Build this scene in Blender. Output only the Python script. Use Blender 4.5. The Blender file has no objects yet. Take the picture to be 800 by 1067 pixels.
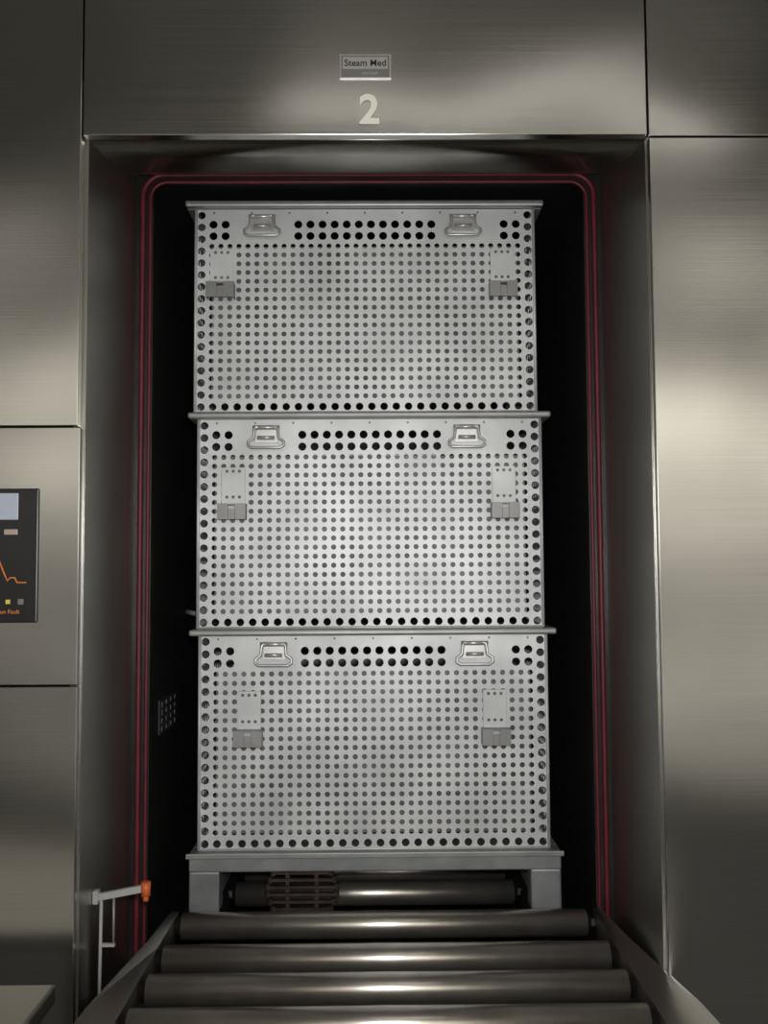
import bpy, bmesh, math, random
from mathutils import Vector, Matrix
random.seed(3)
S = bpy.context.scene
S.view_settings.view_transform = 'Standard'
COL = S.collection

# ---------------------------------------------------------------- materials
def new_mat(name):
    m = bpy.data.materials.new(name); m.use_nodes = True
    nt = m.node_tree
    return m, nt, nt.nodes['Principled BSDF']

def plain(name, col, rough=.5, metal=0., noise=0., nscale=8., emit=None, estr=0., bump=0.):
    m, nt, b = new_mat(name)
    b.inputs['Roughness'].default_value = rough
    b.inputs['Metallic'].default_value = metal
    if emit:
        b.inputs['Emission Color'].default_value = (*emit, 1)
        b.inputs['Emission Strength'].default_value = estr
    n = nt.nodes.new('ShaderNodeTexNoise'); n.inputs['Scale'].default_value = nscale
    n.inputs['Detail'].default_value = 4
    tc = nt.nodes.new('ShaderNodeNewGeometry')
    nt.links.new(tc.outputs['Position'], n.inputs['Vector'])
    r = nt.nodes.new('ShaderNodeValToRGB')
    r.color_ramp.elements[0].position = .3; r.color_ramp.elements[1].position = .7
    r.color_ramp.elements[0].color = (*[c*(1-noise) for c in col], 1)
    r.color_ramp.elements[1].color = (*[min(1, c*(1+noise)) for c in col], 1)
    nt.links.new(n.outputs['Fac'], r.inputs['Fac'])
    nt.links.new(r.outputs['Color'], b.inputs['Base Color'])
    if bump:
        n3 = nt.nodes.new('ShaderNodeTexNoise'); n3.inputs['Scale'].default_value = nscale*.7; n3.inputs['Detail'].default_value = 1
        nt.links.new(tc.outputs['Position'], n3.inputs['Vector'])
        bp = nt.nodes.new('ShaderNodeBump'); bp.inputs['Strength'].default_value = 1; bp.inputs['Distance'].default_value = bump
        nt.links.new(n3.outputs['Fac'], bp.inputs['Height']); nt.links.new(bp.outputs['Normal'], b.inputs['Normal'])
    return m

def brushed(name, col, rough=.3, vertical=False, wav=.35, metal=1., seed=0., grain=1.):
    m, nt, b = new_mat(name)
    L = nt.links.new
    b.inputs['Metallic'].default_value = metal
    g = nt.nodes.new('ShaderNodeNewGeometry')
    mp = nt.nodes.new('ShaderNodeMapping')
    mp.inputs['Location'].default_value = (seed, seed, seed)
    mp.inputs['Scale'].default_value = (500, 500, 2) if vertical else (2, 2, 600)
    L(g.outputs['Position'], mp.inputs['Vector'])
    n = nt.nodes.new('ShaderNodeTexNoise'); n.inputs['Scale'].default_value = 1; n.inputs['Detail'].default_value = 3
    L(mp.outputs['Vector'], n.inputs['Vector'])
    r = nt.nodes.new('ShaderNodeMapRange')
    r.inputs['To Min'].default_value = rough-.02*grain; r.inputs['To Max'].default_value = rough+.03*grain
    L(n.outputs['Fac'], r.inputs['Value']); L(r.outputs['Result'], b.inputs['Roughness'])
    cr = nt.nodes.new('ShaderNodeValToRGB')
    cr.color_ramp.elements[0].position = .3; cr.color_ramp.elements[1].position = .7
    cr.color_ramp.elements[0].color = (*[c*(1-.05*grain) for c in col], 1)
    cr.color_ramp.elements[1].color = (*[c*(1+.05*grain) for c in col], 1)
    L(n.outputs['Fac'], cr.inputs['Fac']); L(cr.outputs['Color'], b.inputs['Base Color'])
    n2 = nt.nodes.new('ShaderNodeTexNoise'); n2.inputs['Scale'].default_value = 1.6; n2.inputs['Detail'].default_value = 1
    mp2 = nt.nodes.new('ShaderNodeMapping'); mp2.inputs['Location'].default_value = (seed+1.3, 0, seed)
    L(g.outputs['Position'], mp2.inputs['Vector']); L(mp2.outputs['Vector'], n2.inputs['Vector'])
    b1 = nt.nodes.new('ShaderNodeBump'); b1.inputs['Strength'].default_value = wav; b1.inputs['Distance'].default_value = .08
    L(n2.outputs['Fac'], b1.inputs['Height'])
    b2 = nt.nodes.new('ShaderNodeBump'); b2.inputs['Strength'].default_value = .07*grain; b2.inputs['Distance'].default_value = .0003
    L(n.outputs['Fac'], b2.inputs['Height']); L(b1.outputs['Normal'], b2.inputs['Normal'])
    L(b2.outputs['Normal'], b.inputs['Normal'])
    return m

STEEL = brushed('brushed_steel', (.48, .465, .435), .22, wav=.55, grain=1.8)
STEEL2 = brushed('brushed_steel_side', (.48, .465, .435), .22, wav=.55, seed=4., grain=1.8)
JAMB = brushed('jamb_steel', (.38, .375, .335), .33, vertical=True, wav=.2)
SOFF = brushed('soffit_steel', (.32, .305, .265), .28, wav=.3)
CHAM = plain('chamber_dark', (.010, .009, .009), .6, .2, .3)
FLANGE = plain('flange_dark', (.035, .03, .03), .45, .6, .3)
SEAL = plain('red_silicone', (.13, .011, .020), .5, 0, .2, 20)
ALU = plain('aluminium_sheet', (.66, .67, .68), .48, .30, .17, 7, bump=.004)
ALU_D = plain('aluminium_dark', (.16, .165, .17), .5, .3, .45, 9)
ALU_G = plain('aluminium_grey', (.30, .30, .30), .5, .4, .12, 12)
ALU_R = plain('aluminium_rim', (.36, .36, .35), .45, .6, .12, 15)
ALU_H = plain('aluminium_handle', (.62, .62, .60), .35, .6, .06, 30)
TRAYM = plain('trolley_metal', (.29, .30, .31), .42, .5, .2, 14)
ROLL = plain('roller_steel', (.62, .57, .51), .30, .92, .2, 10)
RAIL = brushed('rail_steel', (.42, .41, .38), .33, wav=.1)
DARK = plain('black_plastic', (.012, .012, .013), .3, 0, .1)
BLACKM = plain('dark_hole', (.01, .01, .01), .8)
RUST = plain('rusty_steel', (.065, .048, .042), .5, .6, .4, 40)
CREAM = plain('cream_vinyl', (.92, .90, .80), .5)
PLATE = plain('nameplate_metal', (.55, .53, .5), .35, .6, .05)
INK = plain('ink', (.02, .02, .02), .6)
ORANGE = plain('orange_plastic', (.70, .14, .04), .4)
WHITE = plain('grey_enamel', (.42, .42, .41), .5)
LCD = plain('lcd_glow', (.3, .33, .38), .3, emit=(.75, .85, 1.), estr=.17)
LORANGE = plain('led_orange', (.4, .13, .03), .4, emit=(1, .28, .05), estr=.25)
LYEL = plain('led_yellow', (.5, .38, .05), .4, emit=(1, .75, .05), estr=.25)
LGREY = plain('print_grey', (.22, .22, .22), .5)
FLOORM = plain('floor_vinyl', (.07, .07, .07), .4, 0, .15, 3)
WALLM = plain('wall_paint', (.66, .65, .61), .7, 0, .05, 2)
WALLS = plain('side_wall_paint', (.34, .33, .30), .7, 0, .05, 2)
DARKBAND = plain('dark_band', (.14, .14, .13), .6, 0, .05, 2)
CEILM = plain('ceiling_paint', (.16, .155, .145), .8, 0, .05, 2)
LAMPM = plain('lamp_housing', (.5, .5, .5), .4)

# ---------------------------------------------------------------- helpers
def empty(name, loc=(0, 0, 0)):
    o = bpy.data.objects.new(name, None); o.location = loc
    o.empty_display_size = .1; COL.objects.link(o); return o

def obj_from_bm(name, bm, mat, parent=None, smooth=False):
    me = bpy.data.meshes.new(name); bm.to_mesh(me); bm.free()
    me.materials.append(mat)
    if smooth:
        for p in me.polygons: p.use_smooth = True
    o = bpy.data.objects.new(name, me); COL.objects.link(o)
    if parent: o.parent = parent
    return o

def bm_box(bm, lo, hi):
    v = [bm.verts.new((x, y, z)) for x in (lo[0], hi[0]) for y in (lo[1], hi[1]) for z in (lo[2], hi[2])]
    for f in ((0,1,3,2),(4,6,7,5),(0,4,5,1),(2,3,7,6),(0,2,6,4),(1,5,7,3)):
        bm.faces.new([v[i] for i in f])

def box(name, lo, hi, mat, parent=None, bev=0.):
    bm = bmesh.new(); bm_box(bm, lo, hi)
    o = obj_from_bm(name, bm, mat, parent)
    if bev:
        md = o.modifiers.new('b', 'BEVEL'); md.width = bev; md.segments = 2
    return o

def boxes(name, lst, mat, parent=None, bev=0.):
    bm = bmesh.new()
    for lo, hi in lst: bm_box(bm, lo, hi)
    o = obj_from_bm(name, bm, mat, parent)
    if bev:
        md = o.modifiers.new('b', 'BEVEL'); md.width = bev; md.segments = 2
    return o

def prism(name, pts, y0, y1, mat, parent=None, bev=0.):
    """pts in xz, extruded over y"""
    bm = bmesh.new()
    a = [bm.verts.new((p[0], y0, p[1])) for p in pts]
    b = [bm.verts.new((p[0], y1, p[1])) for p in pts]
    bm.faces.new(a); bm.faces.new(b[::-1]); n = len(pts)
    for i in range(n): bm.faces.new((a[i], b[i], b[(i+1) % n], a[(i+1) % n]))
    bmesh.ops.recalc_face_normals(bm, faces=bm.faces)
    o = obj_from_bm(name, bm, mat, parent)
    if bev:
        md = o.modifiers.new('b', 'BEVEL'); md.width = bev; md.segments = 2
    return o

def bm_cyl(bm, p0, p1, r, seg=24):
    p0 = Vector(p0); p1 = Vector(p1); d = p1-p0
    q = d.to_track_quat('Z', 'Y').to_matrix().to_4x4()
    m = Matrix.Translation((p0+p1)/2) @ q
    bmesh.ops.create_cone(bm, cap_ends=True, segments=seg, radius1=r, radius2=r, depth=d.length, matrix=m)

def cyl(name, p0, p1, r, mat, parent=None, seg=24):
    bm = bmesh.new(); bm_cyl(bm, p0, p1, r, seg)
    o = obj_from_bm(name, bm, mat, parent)
    for p in o.data.polygons: p.use_smooth = len(p.vertices) == 4
    return o

def tube(name, pts, r, mat, parent=None, cyclic=False):
    cu = bpy.data.curves.new(name, 'CURVE'); cu.dimensions = '3D'
    cu.bevel_depth = r; cu.bevel_resolution = 3; cu.use_fill_caps = True
    sp = cu.splines.new('POLY'); sp.points.add(len(pts)-1)
    for i, p in enumerate(pts): sp.points[i].co = (*p, 1)
    sp.use_cyclic_u = cyclic
    cu.materials.append(mat)
    o = bpy.data.objects.new(name, cu); COL.objects.link(o)
    if parent: o.parent = parent
    return o

def rrect(x0, x1, z0, z1, r, y, n=8):
    pts = []
    for cx, cz, a0 in ((x1-r, z1-r, 0), (x0+r, z1-r, 90), (x0+r, z0+r, 180), (x1-r, z0+r, 270)):
        for i in range(n+1):
            a = math.radians(a0+90*i/n)
            pts.append((cx+r*math.cos(a), y, cz+r*math.sin(a)))
    return pts

def text(name, s, loc, size, mat, parent, ext=.0008, off=0.):
    cu = bpy.data.curves.new(name, 'FONT'); cu.body = s; cu.size = size
    cu.align_x = 'CENTER'; cu.align_y = 'CENTER'; cu.extrude = ext; cu.offset = off
    cu.materials.append(mat)
    o = bpy.data.objects.new(name, cu); o.location = loc; o.rotation_euler = (math.pi/2, 0, 0)
    COL.objects.link(o); o.parent = parent
    return o

# ---------------------------------------------------------------- room
box('floor', (-2.6, -3.3, -.05), (2.6, 2.0, 0), FLOORM)
box('ceiling', (-2.6, -3.3, 3.0), (2.6, 2.0, 3.05), CEILM)
box('wall_back', (-2.6, -3.35, 0), (2.6, -3.3, 3.0), WALLM)
box('added_dark_band', (-2.6, -3.2999, 0), (2.6, -3.28, .75), DARKBAND)  # unseen dark band added to limit the bright wall's reflection in the steel
box('wall_left', (-2.65, -3.3, 0), (-2.6, 2.0, 3.0), WALLS)
box('wall_right', (2.6, -3.3, 0), (2.65, 2.0, 3.0), WALLS)

# ---------------------------------------------------------------- sterilizer
W = .481
ZH = 2.245      # header lower edge
ZT = 2.331      # rear frame top
D = .351
G = .0015
BV = .0012
st = empty('steam_sterilizer')
box('header_panel', (-W+G-.006, 0, ZH), (W-G, .02, 2.998), STEEL, st, BV)
box('panel_upper_left', (-1.3, 0, 1.744+G), (-W-.006-G, .02, 2.998), STEEL2, st, BV)
box('panel_control', (-1.3, -.002, 1.314+G), (-W-.002, .02, 1.744-G), STEEL, st, BV)
box('panel_lower_left', (-1.3, 0, .08), (-W-.002, .02, 1.314-G), STEEL2, st, BV)
box('panel_upper_right', (W+G, 0, ZH-.004+G), (1.3, .02, 2.998), STEEL2, st, BV)
box('panel_lower_right', (W+.002, 0, .08), (1.3, .02, ZH-.004-G), STEEL, st, BV)
box('panel_far_left', (-2.6, 0, .0), (-1.303, .02, 2.998), STEEL, st, BV)
box('panel_far_right', (1.303, 0, .0), (2.6, .02, 2.998), STEEL2, st, BV)
boxes('panel_backing', [((-1.3, .021, .0), (-W-.02, .03, 2.99)), ((W+.02, .021, 0), (1.3, .03, 2.99)),
                        ((-W-.03, .021, ZH+.02), (W+.03, .03, 2.99))], BLACKM, st)
box('plinth_panel', (-W, .0, 0), (W, .02, .66), STEEL, st)
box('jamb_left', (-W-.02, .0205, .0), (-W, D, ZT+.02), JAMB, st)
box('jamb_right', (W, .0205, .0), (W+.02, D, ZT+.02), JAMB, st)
# soffit: inclined plate with a rolled rear lip
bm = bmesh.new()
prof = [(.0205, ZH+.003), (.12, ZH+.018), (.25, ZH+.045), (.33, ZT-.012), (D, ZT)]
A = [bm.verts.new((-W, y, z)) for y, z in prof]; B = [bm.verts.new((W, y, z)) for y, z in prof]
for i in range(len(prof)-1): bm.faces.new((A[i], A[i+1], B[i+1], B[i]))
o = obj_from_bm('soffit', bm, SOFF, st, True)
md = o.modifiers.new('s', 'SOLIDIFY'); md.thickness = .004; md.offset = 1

CI = .446
CZ0, CZ1 = .70, 2.303
boxes('chamber_flange', [((-W-.02, D, .6), (-CI, D+.02, ZT+.02)), ((CI, D, .6), (W+.02, D+.02, ZT+.02)),
                         ((-CI, D, CZ1), (CI, D+.02, ZT+.02)), ((-CI, D, .6), (CI, D+.02, CZ0))], FLANGE, st)
tube('door_seal_outer', rrect(-.467, .467, .715, 2.322, .045, D-.003), .0055, SEAL, st, True)
tube('door_seal_inner', rrect(-.452, .452, .712, 2.307, .035, D-.001), .0038, SEAL, st, True)
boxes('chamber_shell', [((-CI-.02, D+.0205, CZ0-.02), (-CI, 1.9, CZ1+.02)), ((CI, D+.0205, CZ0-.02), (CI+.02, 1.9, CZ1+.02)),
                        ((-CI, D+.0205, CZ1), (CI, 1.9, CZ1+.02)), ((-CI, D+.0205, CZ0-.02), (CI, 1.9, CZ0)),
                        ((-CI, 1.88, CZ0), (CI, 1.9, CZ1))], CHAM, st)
# number and nameplate on header
text('number_two', '2', (.003, -.0015, 2.286), .071, CREAM, st, .0008, .0018)
box('nameplate', (-.048, -.003, 2.342), (.041, .0, 2.386), PLATE, st, .0008)
box('nameplate_face', (-.045, -.0036, 2.345), (.038, -.003, 2.383), plain('plate_face', (.22, .215, .20), .4, .3), st)
boxes('nameplate_band', [((-.042, -.0039, 2.359), (.035, -.0036, 2.380))], plain('plate_band', (.42, .41, .38), .5, .2), st)
text('nameplate_text', 'Steam Med', (-.0035, -.0042, 2.369), .0160, INK, st, .0003, .0002)
text('nameplate_subtext', 'sterilizer', (.004, -.004, 2.3515), .008, WHITE, st, .0003)

# wall-mounted fittings inside chamber
pb = empty('perforated_wall_plate')
box('plate', (-CI, .43, 1.16), (-CI+.004, .60, 1.232), plain('plate_grey', (.045, .045, .050), .5, .3), pb, .001)
bm = bmesh.new()
for i in range(4):
    for j in range(4):
        bm_cyl(bm, (-CI+.0035, .45+i*.043, 1.17+j*.017), (-CI+.005, .45+i*.043, 1.17+j*.017), .006, 12)
obj_from_bm('holes', bm, plain('plate_dots', (.16, .16, .17), .5), pb)
tp = empty('temperature_probe')
cyl('probe_body', (-CI, .72, 1.405), (-CI+.03, .70, 1.400), .006, ALU_G, tp)
tube('probe_lead', [(-CI+.03, .70, 1.40), (-CI+.045, .69, 1.398), (-CI+.055, .69, 1.405), (-CI+.052, .69, 1.418), (-CI+.04, .69, 1.42)], .003, ALU_H, tp)

# ---------------------------------------------------------------- control panel
cp = empty('control_panel')
Y0 = -.002
box('bezel', (-.80, Y0-.004, 1.418), (-.549, Y0, 1.640), DARK, cp, .002)
box('screen', (-.612-.05, Y0-.006, 1.588), (-.582, Y0-.004, 1.632), LCD, cp, .0008)
box('printer_slot', (-.604, Y0-.008, 1.563), (-.582, Y0-.004, 1.572), plain('warm_white', (.4, .32, .27), .4, emit=(1, .7, .5), estr=.08), cp, .001)
def pline(pts): return [(x, Y0-.0045, z) for x, z in pts]
tube('process_curve', pline([(-.70, 1.487), (-.68, 1.50), (-.66, 1.52), (-.612, 1.520), (-.604, 1.50), (-.598, 1.487), (-.594, 1.492), (-.586, 1.492), (-.582, 1.484), (-.567, 1.484)]), .0013, LORANGE, cp)
boxes('lamp_yellow', [((x, Y0-.0055, 1.449), (x+.007, Y0-.004, 1.456)) for x in (-.622, -.600, -.645)], LYEL, cp)
box('lamp_grey', (-.580, Y0-.0055, 1.448), (-.571, Y0-.004, 1.457), LGREY, cp)
text('legend', 'Ready Run Fault', (-.610, Y0-.0046, 1.436), .010, LORANGE, cp, .0003)
# ---------------------------------------------------------------- perforated baskets
def cells(bm, P, u0, v0, u1, v1, nu, nv, r, n=8, solid=None):
    du = (u1-u0)/nu; dv = (v1-v0)/nv
    for i in range(nu):
        for j in range(nv):
            cu = u0+(i+.5)*du; cv = v0+(j+.5)*dv
            if solid and solid(i, j, cu, cv):
                bm.faces.new([bm.verts.new(P(cu+a*du/2, cv+b*dv/2)) for a, b in ((-1,-1),(1,-1),(1,1),(-1,1))])
                continue
            out = []; inn = []
            for k in range(n):
                a = 2*math.pi*k/n
                c, s = math.cos(a), math.sin(a); m = max(abs(c), abs(s))
                out.append(bm.verts.new(P(cu+c/m*du/2, cv+s/m*dv/2)))
                inn.append(bm.verts.new(P(cu+c*r, cv+s*r)))
            for k in range(n):
                l = (k+1) % n
                bm.faces.new((out[k], out[l], inn[l], inn[k]))

def quad(bm, P, u0, v0, u1, v1):
    bm.faces.new([bm.verts.new(P(u, v)) for u, v in ((u0, v0), (u1, v0), (u1, v1), (u0, v1))])

HW, HT, DEP = .358, .436, .60
def long_panel(bm, P):
    bs = .334
    cells(bm, P, -HW, 0, -bs, HT, 1, 17, .0082, 16)
    cells(bm, P, bs, 0, HW, HT, 1, 17, .0082, 16)
    cells(bm, P, -bs, 0, bs, .026, 26, 1, .0080, 16)
    cells(bm, P, -bs, .026, bs, .366, 35, 18, .0057, 8)
    ok = set([0, 1] + list(range(7, 19)) + [24, 25])
    cells(bm, P, -bs, .366, bs, .416, 26, 2, .0086, 16, lambda i, j, u, v: i not in ok)
    quad(bm, P, -bs, .416, bs, HT)

def make_side_meshes():
    bm = bmesh.new()
    long_panel(bm, lambda u, v: (u, 0, v))
    long_panel(bm, lambda u, v: (-u, DEP, v))
    for sx in (-1, 1):
        P = (lambda u, v: (HW, u, v)) if sx > 0 else (lambda u, v: (-HW, DEP-u, v))
        cells(bm, P, 0, 0, DEP, .39, 24, 16, .0076, 8)
        quad(bm, P, 0, .39, DEP, HT)
    bmesh.ops.remove_doubles(bm, verts=bm.verts, dist=.00005)
    bmesh.ops.recalc_face_normals(bm, faces=bm.faces)
    me = bpy.data.meshes.new('perforated_walls'); bm.to_mesh(me); bm.free()
    me.materials.append(ALU); return me
WALLMESH = make_side_meshes()

def basket(loc, hx, bx, bv):
    e = empty('perforated_basket', loc)
    o = bpy.data.objects.new('perforated_walls', WALLMESH); COL.objects.link(o); o.parent = e
    md = o.modifiers.new('s', 'SOLIDIFY'); md.thickness = .0018; md.offset = -1
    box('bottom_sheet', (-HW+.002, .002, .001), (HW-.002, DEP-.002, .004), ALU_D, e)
    boxes('hole_backing', [((-.326, .014, .030), (.326, .016, .360)), ((-.326, DEP-.016, .030), (.326, DEP-.014, .360))], ALU_D, e)  # sheets added behind the small holes to catch light as grey centres
    R = .020
    boxes('rim', [((-HW-R, -R, HT), (HW+R, .0, HT+.013)), ((-HW-R, DEP, HT), (HW+R, DEP+R, HT+.013)),
                  ((-HW-R, .0, HT), (-HW, DEP, HT+.013)), ((HW, .0, HT), (HW+R, DEP, HT+.013))], ALU_R, e, .004)
    bm = bmesh.new()
    for sx in (-1, 1):
        for yy in (0.001, DEP-.001): bm_cyl(bm, (sx*HW, yy, 0), (sx*HW, yy, HT), .0035, 12)
    bm_cyl(bm, (-HW, 0.001, .001), (HW, 0.001, .001), .003, 10)
    obj_from_bm('corner_welds', bm, ALU, e, True)
    bm = bmesh.new()     # rivets and weld spots along the rim
    for i in range(9):
        x = -.32+.08*i
        bm_cyl(bm, (x, -.0012, .4285), (x, 0, .4285), .0022, 10)
    obj_from_bm('rim_rivets', bm, ALU_D, e)
    # vertical lap seam of the folded sheet
    box('lap_seam', (.3325, -.0016, .002), (.3355, -.0001, .416), ALU, e)
    for k, h in enumerate(hx):
        # drop handle
        prism('handle_plate_%d' % k, [(h-.019, .424), (h+.019, .424), (h+.025, .386), (h-.025, .386)], -.003, -.0002, ALU_H, e, .0006)
        tube('handle_loop_%d' % k, [(h-.016, -.010, .4185), (h-.022, -.010, .4185), (h-.0245, -.011, .414), (h-.026, -.012, .396), (h-.037, -.013, .388), (h-.037, -.014, .380), (h-.030, -.015, .375),
                                     (h+.030, -.015, .375), (h+.037, -.014, .380), (h+.037, -.013, .388), (h+.026, -.012, .396), (h+.0245, -.011, .414), (h+.022, -.010, .4185), (h+.016, -.010, .4185)], .0032, ALU_H, e)
        cyl('handle_pivot_%d' % k, (h-.028, -.008, .418), (h+.028, -.008, .418), .0045, ALU_H, e, 12)
        cyl('handle_grip_%d' % k, (h-.018, -.012, .396), (h+.018, -.012, .396), .004, ALU_H, e, 12)
    for k, b in enumerate(bx):
        box('hook_plate_%d' % k, (b-.0245, -.0035, bv-.096), (b+.0245, -.0003, bv), ALU, e, .0008)
        bm = bmesh.new()
        for dx in (-.013, .0, .013):
            for zz in (bv-.008, bv-.062):
                bm_cyl(bm, (b+dx, -.0040, zz), (b+dx, -.003, zz), .0034, 12)
        obj_from_bm('hook_plate_holes_%d' % k, bm, ALU_D, e)
        # folded hook: shelf, front lip, gusset notch
        boxes('hook_lip_%d' % k, [((b-.029, -.026, bv-.080), (b+.029, -.0035, bv-.077)),
                                  ((b-.029, -.029, bv-.110), (b-.007, -.026, bv-.077)), ((b+.007, -.029, bv-.110), (b+.029, -.026, bv-.077)),
                                  ((b-.007, -.029, bv-.110), (b+.007, -.026, bv-.088)),
                                  ((b-.029, -.026, bv-.110), (b-.027, -.0035, bv-.080)), ((b+.027, -.026, bv-.110), (b+.029, -.0035, bv-.080))], ALU_G, e, .0006)
    return e

BY = .40
basket((.004, BY, .932), (-.205, .209), (-.256, .250), .322)
basket((-.001, BY, 1.382), (-.216, .203), (-.285, .280), .335)
basket((-.009, BY, 1.832), (-.217, .208), (-.303, .290), .350)

# ---------------------------------------------------------------- trolley under baskets
tr = empty('loading_trolley', (.006, BY, 0))
boxes('deck_frame', [((-.378, -.014, .892), (.378, .03, .9305)), ((-.378, .58, .892), (.378, .62, .9305)),
                     ((-.378, .03, .892), (-.33, .58, .9305)), ((.33, .03, .892), (.378, .58, .9305))], TRAYM, tr, .003)
box('deck_lip', (-.383, -.020, .920), (.383, -.0142, .9305), ALU_R, tr, .0015)
boxes('deck_slats', [((-.33, .12+.11*i, .905), (.33, .16+.11*i, .918)) for i in range(4)], TRAYM, tr)
boxes('legs', [((sx*.347-.031, yy, .811), (sx*.347+.031, yy+.05, .893)) for sx in (-1, 1) for yy in (-.012, .56)], TRAYM, tr, .004)
boxes('foot_runners', [((sx*.347-.02, .038, .815), (sx*.347+.02, .56, .84)) for sx in (-1, 1)], TRAYM, tr, .002)

# rusty finned latch rack fixed beneath the trolley deck
bm = bmesh.new()
cx, cy = -.153, .055
for i in range(6):
    z = .797+i*.0148; w = .060+.012*math.sin(i/5*math.pi)
    bm_box(bm, (cx-w, cy-.018, z), (cx+w, cy-.006, z+.0062))
    for s in (-1, 1): bm_cyl(bm, (cx+s*w, cy-.012, z-.003), (cx+s*w, cy-.012, z+.010), .0065, 10)
for x in (-.03, .03): bm_box(bm, (cx+x-.004, cy-.012, .797), (cx+x+.004, cy-.004, .892))
bm_box(bm, (cx-.05, cy-.035, .884), (cx+.05, cy-.004, .8918))
obj_from_bm('latch_rack', bm, RUST, tr)

# ---------------------------------------------------------------- roller conveyor
cv = empty('roller_conveyor')
XL, XR, ZR, RR = -.385, .437, .805, .0255
def roller(k, y, xl, xr):
    cyl('roller_%d' % k, (xl+.012, y, ZR), (xr-.012, y, ZR), RR, ROLL, cv, 64)
    cyl('roller_cap_%d' % k, (xl+.004, y, ZR), (xr-.004, y, ZR), RR*.72, FLANGE, cv, 24)
    cyl('roller_axle_%d' % k, (xl-.006, y, ZR), (xr+.006, y, ZR), .008, ALU_D, cv, 12)
for k, y in enumerate((-.445, -.32, -.2, -.08, .045, .17)): roller(k, y, XL, XR)
roller(7, .335, -.385, .432)
for k, y in enumerate((.52, .67, .82, .97, 1.12)): roller(8+k, y, -.305, .315)
# tracks for trolley feet in chamber
boxes('chamber_tracks', [((-.386, .37, .775), (-.308, 1.8, .810)), ((.318, .37, .775), (.396, 1.8, .810))], FLANGE, cv, .002)
boxes('track_supports', [((x-.02, y, .701), (x+.02, y+.03, .776)) for x in (-.35, .36) for y in (.5, 1.0, 1.6)], FLANGE, cv)
boxes('side_beams', [((XL-.022, -.62, .745), (XL-.002, .335, .822)), ((XR+.002, -.62, .745), (XR+.022, .335, .822))], RAIL, cv, .002)
# flared guide plates along each side
def guide(name, s, xi, f):
    bm = bmesh.new()
    prof = [(.345, .010, .000), (.17, .026*f, .004), (-.10, .066*f, .008), (-.62, .10*f, .012)]
    a = [bm.verts.new((xi, y, .828)) for y, w, dz in prof]
    b = [bm.verts.new((xi+s*w, y, .832+dz)) for y, w, dz in prof]
    c = [bm.verts.new((xi, y, .80)) for y, w, dz in prof]
    d = [bm.verts.new((xi+s*w, y, .80)) for y, w, dz in prof]
    for i in range(3):
        bm.faces.new((a[i], a[i+1], b[i+1], b[i])); bm.faces.new((c[i], c[i+1], a[i+1], a[i])); bm.faces.new((b[i], b[i+1], d[i+1], d[i]))
    bmesh.ops.recalc_face_normals(bm, faces=bm.faces)
    o = obj_from_bm(name, bm, RAIL, cv)
    md = o.modifiers.new('s', 'SOLIDIFY'); md.thickness = .003; md.offset = 0
guide('guide_left', -1, XL, .72); guide('guide_right', 1, XR, .95)
box('dark_gap_sheet', (XL, -.62, .70), (XR, .34, .706), plain('gap_dark', (.04, .04, .04), .5, .5), cv)  # dark sheet added below so the gaps between rollers look black
boxes('conveyor_legs', [((x, y, 0), (x+.04, y+.04, .745)) for x in (XL-.03, XR-.01) for y in (-.58, -.1)], RAIL, cv)

# ---------------------------------------------------------------- photocell bracket on left jamb
pc = empty('photocell_bracket', (0, .10, 0))
prism('arm', [(-.474, .934), (-.474, .946), (-.398, .960), (-.398, .948)], -.005, .005, WHITE, pc, .001)
box('mount_block', (-W+.0005, -.008, .930), (-W+.010, .008, .952), WHITE, pc, .001)
cyl('stem', (-.467, 0, .94), (-.469, 0, .745), .0030, WHITE, pc, 12)
cyl('stem_short', (-.446, .002, .94), (-.446, .002, .86), .0022, ALU_G, pc, 12)
box('stem_bridge', (-.470, -.003, .857), (-.443, .004, .862), WHITE, pc)
cyl('orange_sensor', (-.390, -.002, .942), (-.390, -.002, .966), .008, ORANGE, pc, 20)
cyl('sensor_neck', (-.390, -.002, .934), (-.390, -.002, .942), .005, ORANGE, pc, 16)

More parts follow.
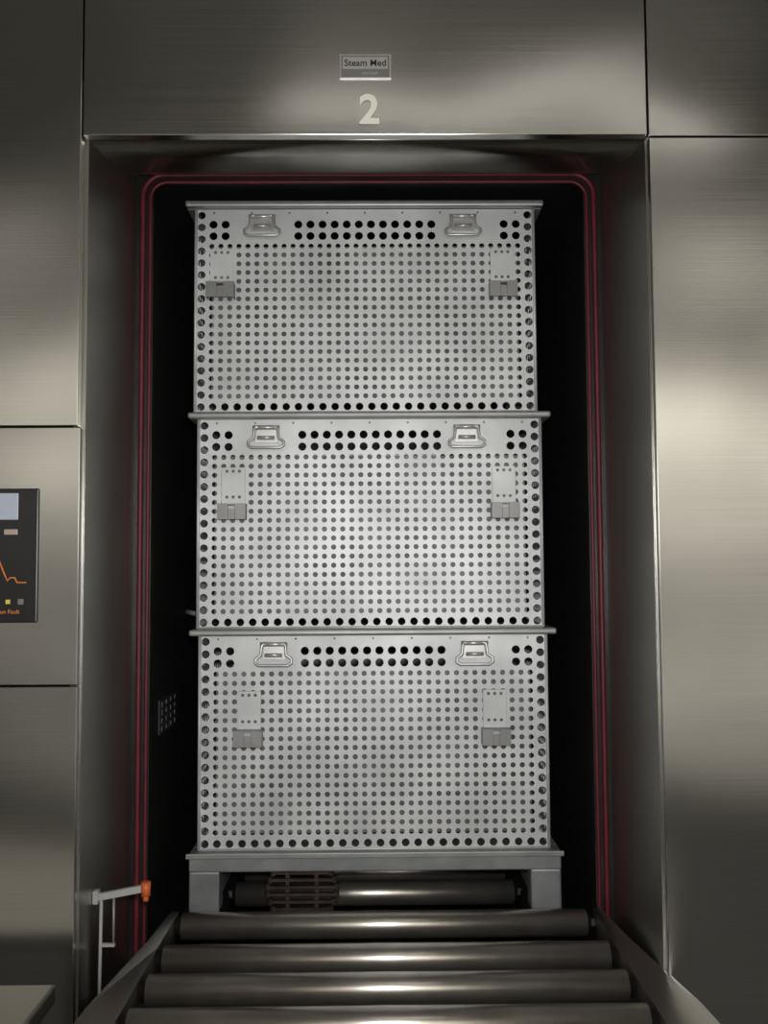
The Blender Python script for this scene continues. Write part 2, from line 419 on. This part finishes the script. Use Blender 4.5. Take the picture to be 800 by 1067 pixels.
# ---------------------------------------------------------------- side bench at lower left
sb = empty('side_bench')
box('bench_top', (-1.15, -.62, .850), (-.478, -.10, .878), RAIL, sb, .004)
boxes('bench_legs', [((x, y, 0), (x+.035, y+.035, .85)) for x in (-1.13, -.53) for y in (-.60, -.15)], RAIL, sb)
box('bench_shelf', (-1.12, -.59, .25), (-.50, -.12, .265), RAIL, sb)

# ---------------------------------------------------------------- lights
def area(name, loc, rot, sx, sy, power, col=(1, 1, 1), parent=None):
    l = bpy.data.lights.new(name, 'AREA'); l.shape = 'RECTANGLE'; l.size = sx; l.size_y = sy
    l.energy = power; l.color = col
    o = bpy.data.objects.new(name, l); o.location = loc; o.rotation_euler = rot; COL.objects.link(o)
    if parent: o.parent = parent
    return o
for i, (x, y, p) in enumerate(((.45, -1.36, 2.0),)):
    e = empty('ceiling_lamp')
    box('housing', (x-.77, y-.10, 2.955), (x+.77, y+.10, 2.999), LAMPM, e, .004)
    area('tube_light', (x, y, 2.95), (0, 0, 0), 1.5, .14, p, (1, .96, .88), e)
# unseen lights added to brighten the back wall the steel reflects
for x, p in ((-1.55, 21), (1.55, 40)):
    e = empty('added_wall_light')
    box('housing', (x-.5, -2.38, 2.56), (x+.5, -2.30, 2.62), LAMPM, e, .004)
    boxes('hangers', [((x+dx-.01, -2.35, 2.619), (x+dx+.01, -2.33, 3.0)) for dx in (-.4, .4)], LAMPM, e)
    area('tube_light', (x, -2.40, 2.56), (math.radians(-44), 0, 0), 1.0, .08, p, (1, .975, .92), e)  # added light tilted at the wall; its housing and hangers are invented
# the camera's own flash
area('camera_flash', (.03, -1.62, 1.58), (math.radians(91), 0, 0), .05, .05, 14, (1, .995, .985))

w = bpy.data.worlds.new('World'); S.world = w; w.use_nodes = True
w.node_tree.nodes['Background'].inputs[0].default_value = (.02, .02, .02, 1)

# ---------------------------------------------------------------- camera
cam = bpy.data.cameras.new('camera'); co = bpy.data.objects.new('camera', cam); COL.objects.link(co)
cam.sensor_fit = 'AUTO'; cam.sensor_width = 36; cam.lens = 36*1000/1067
cam.clip_start = .01
M = Matrix.Translation((.008, -1.6, 1.5)) @ Matrix.Rotation(-.010, 4, 'Z') @ Matrix.Rotation(math.radians(93.5), 4, 'X') @ Matrix.Rotation(-.006, 4, 'Z')
co.matrix_world = M
S.camera = co
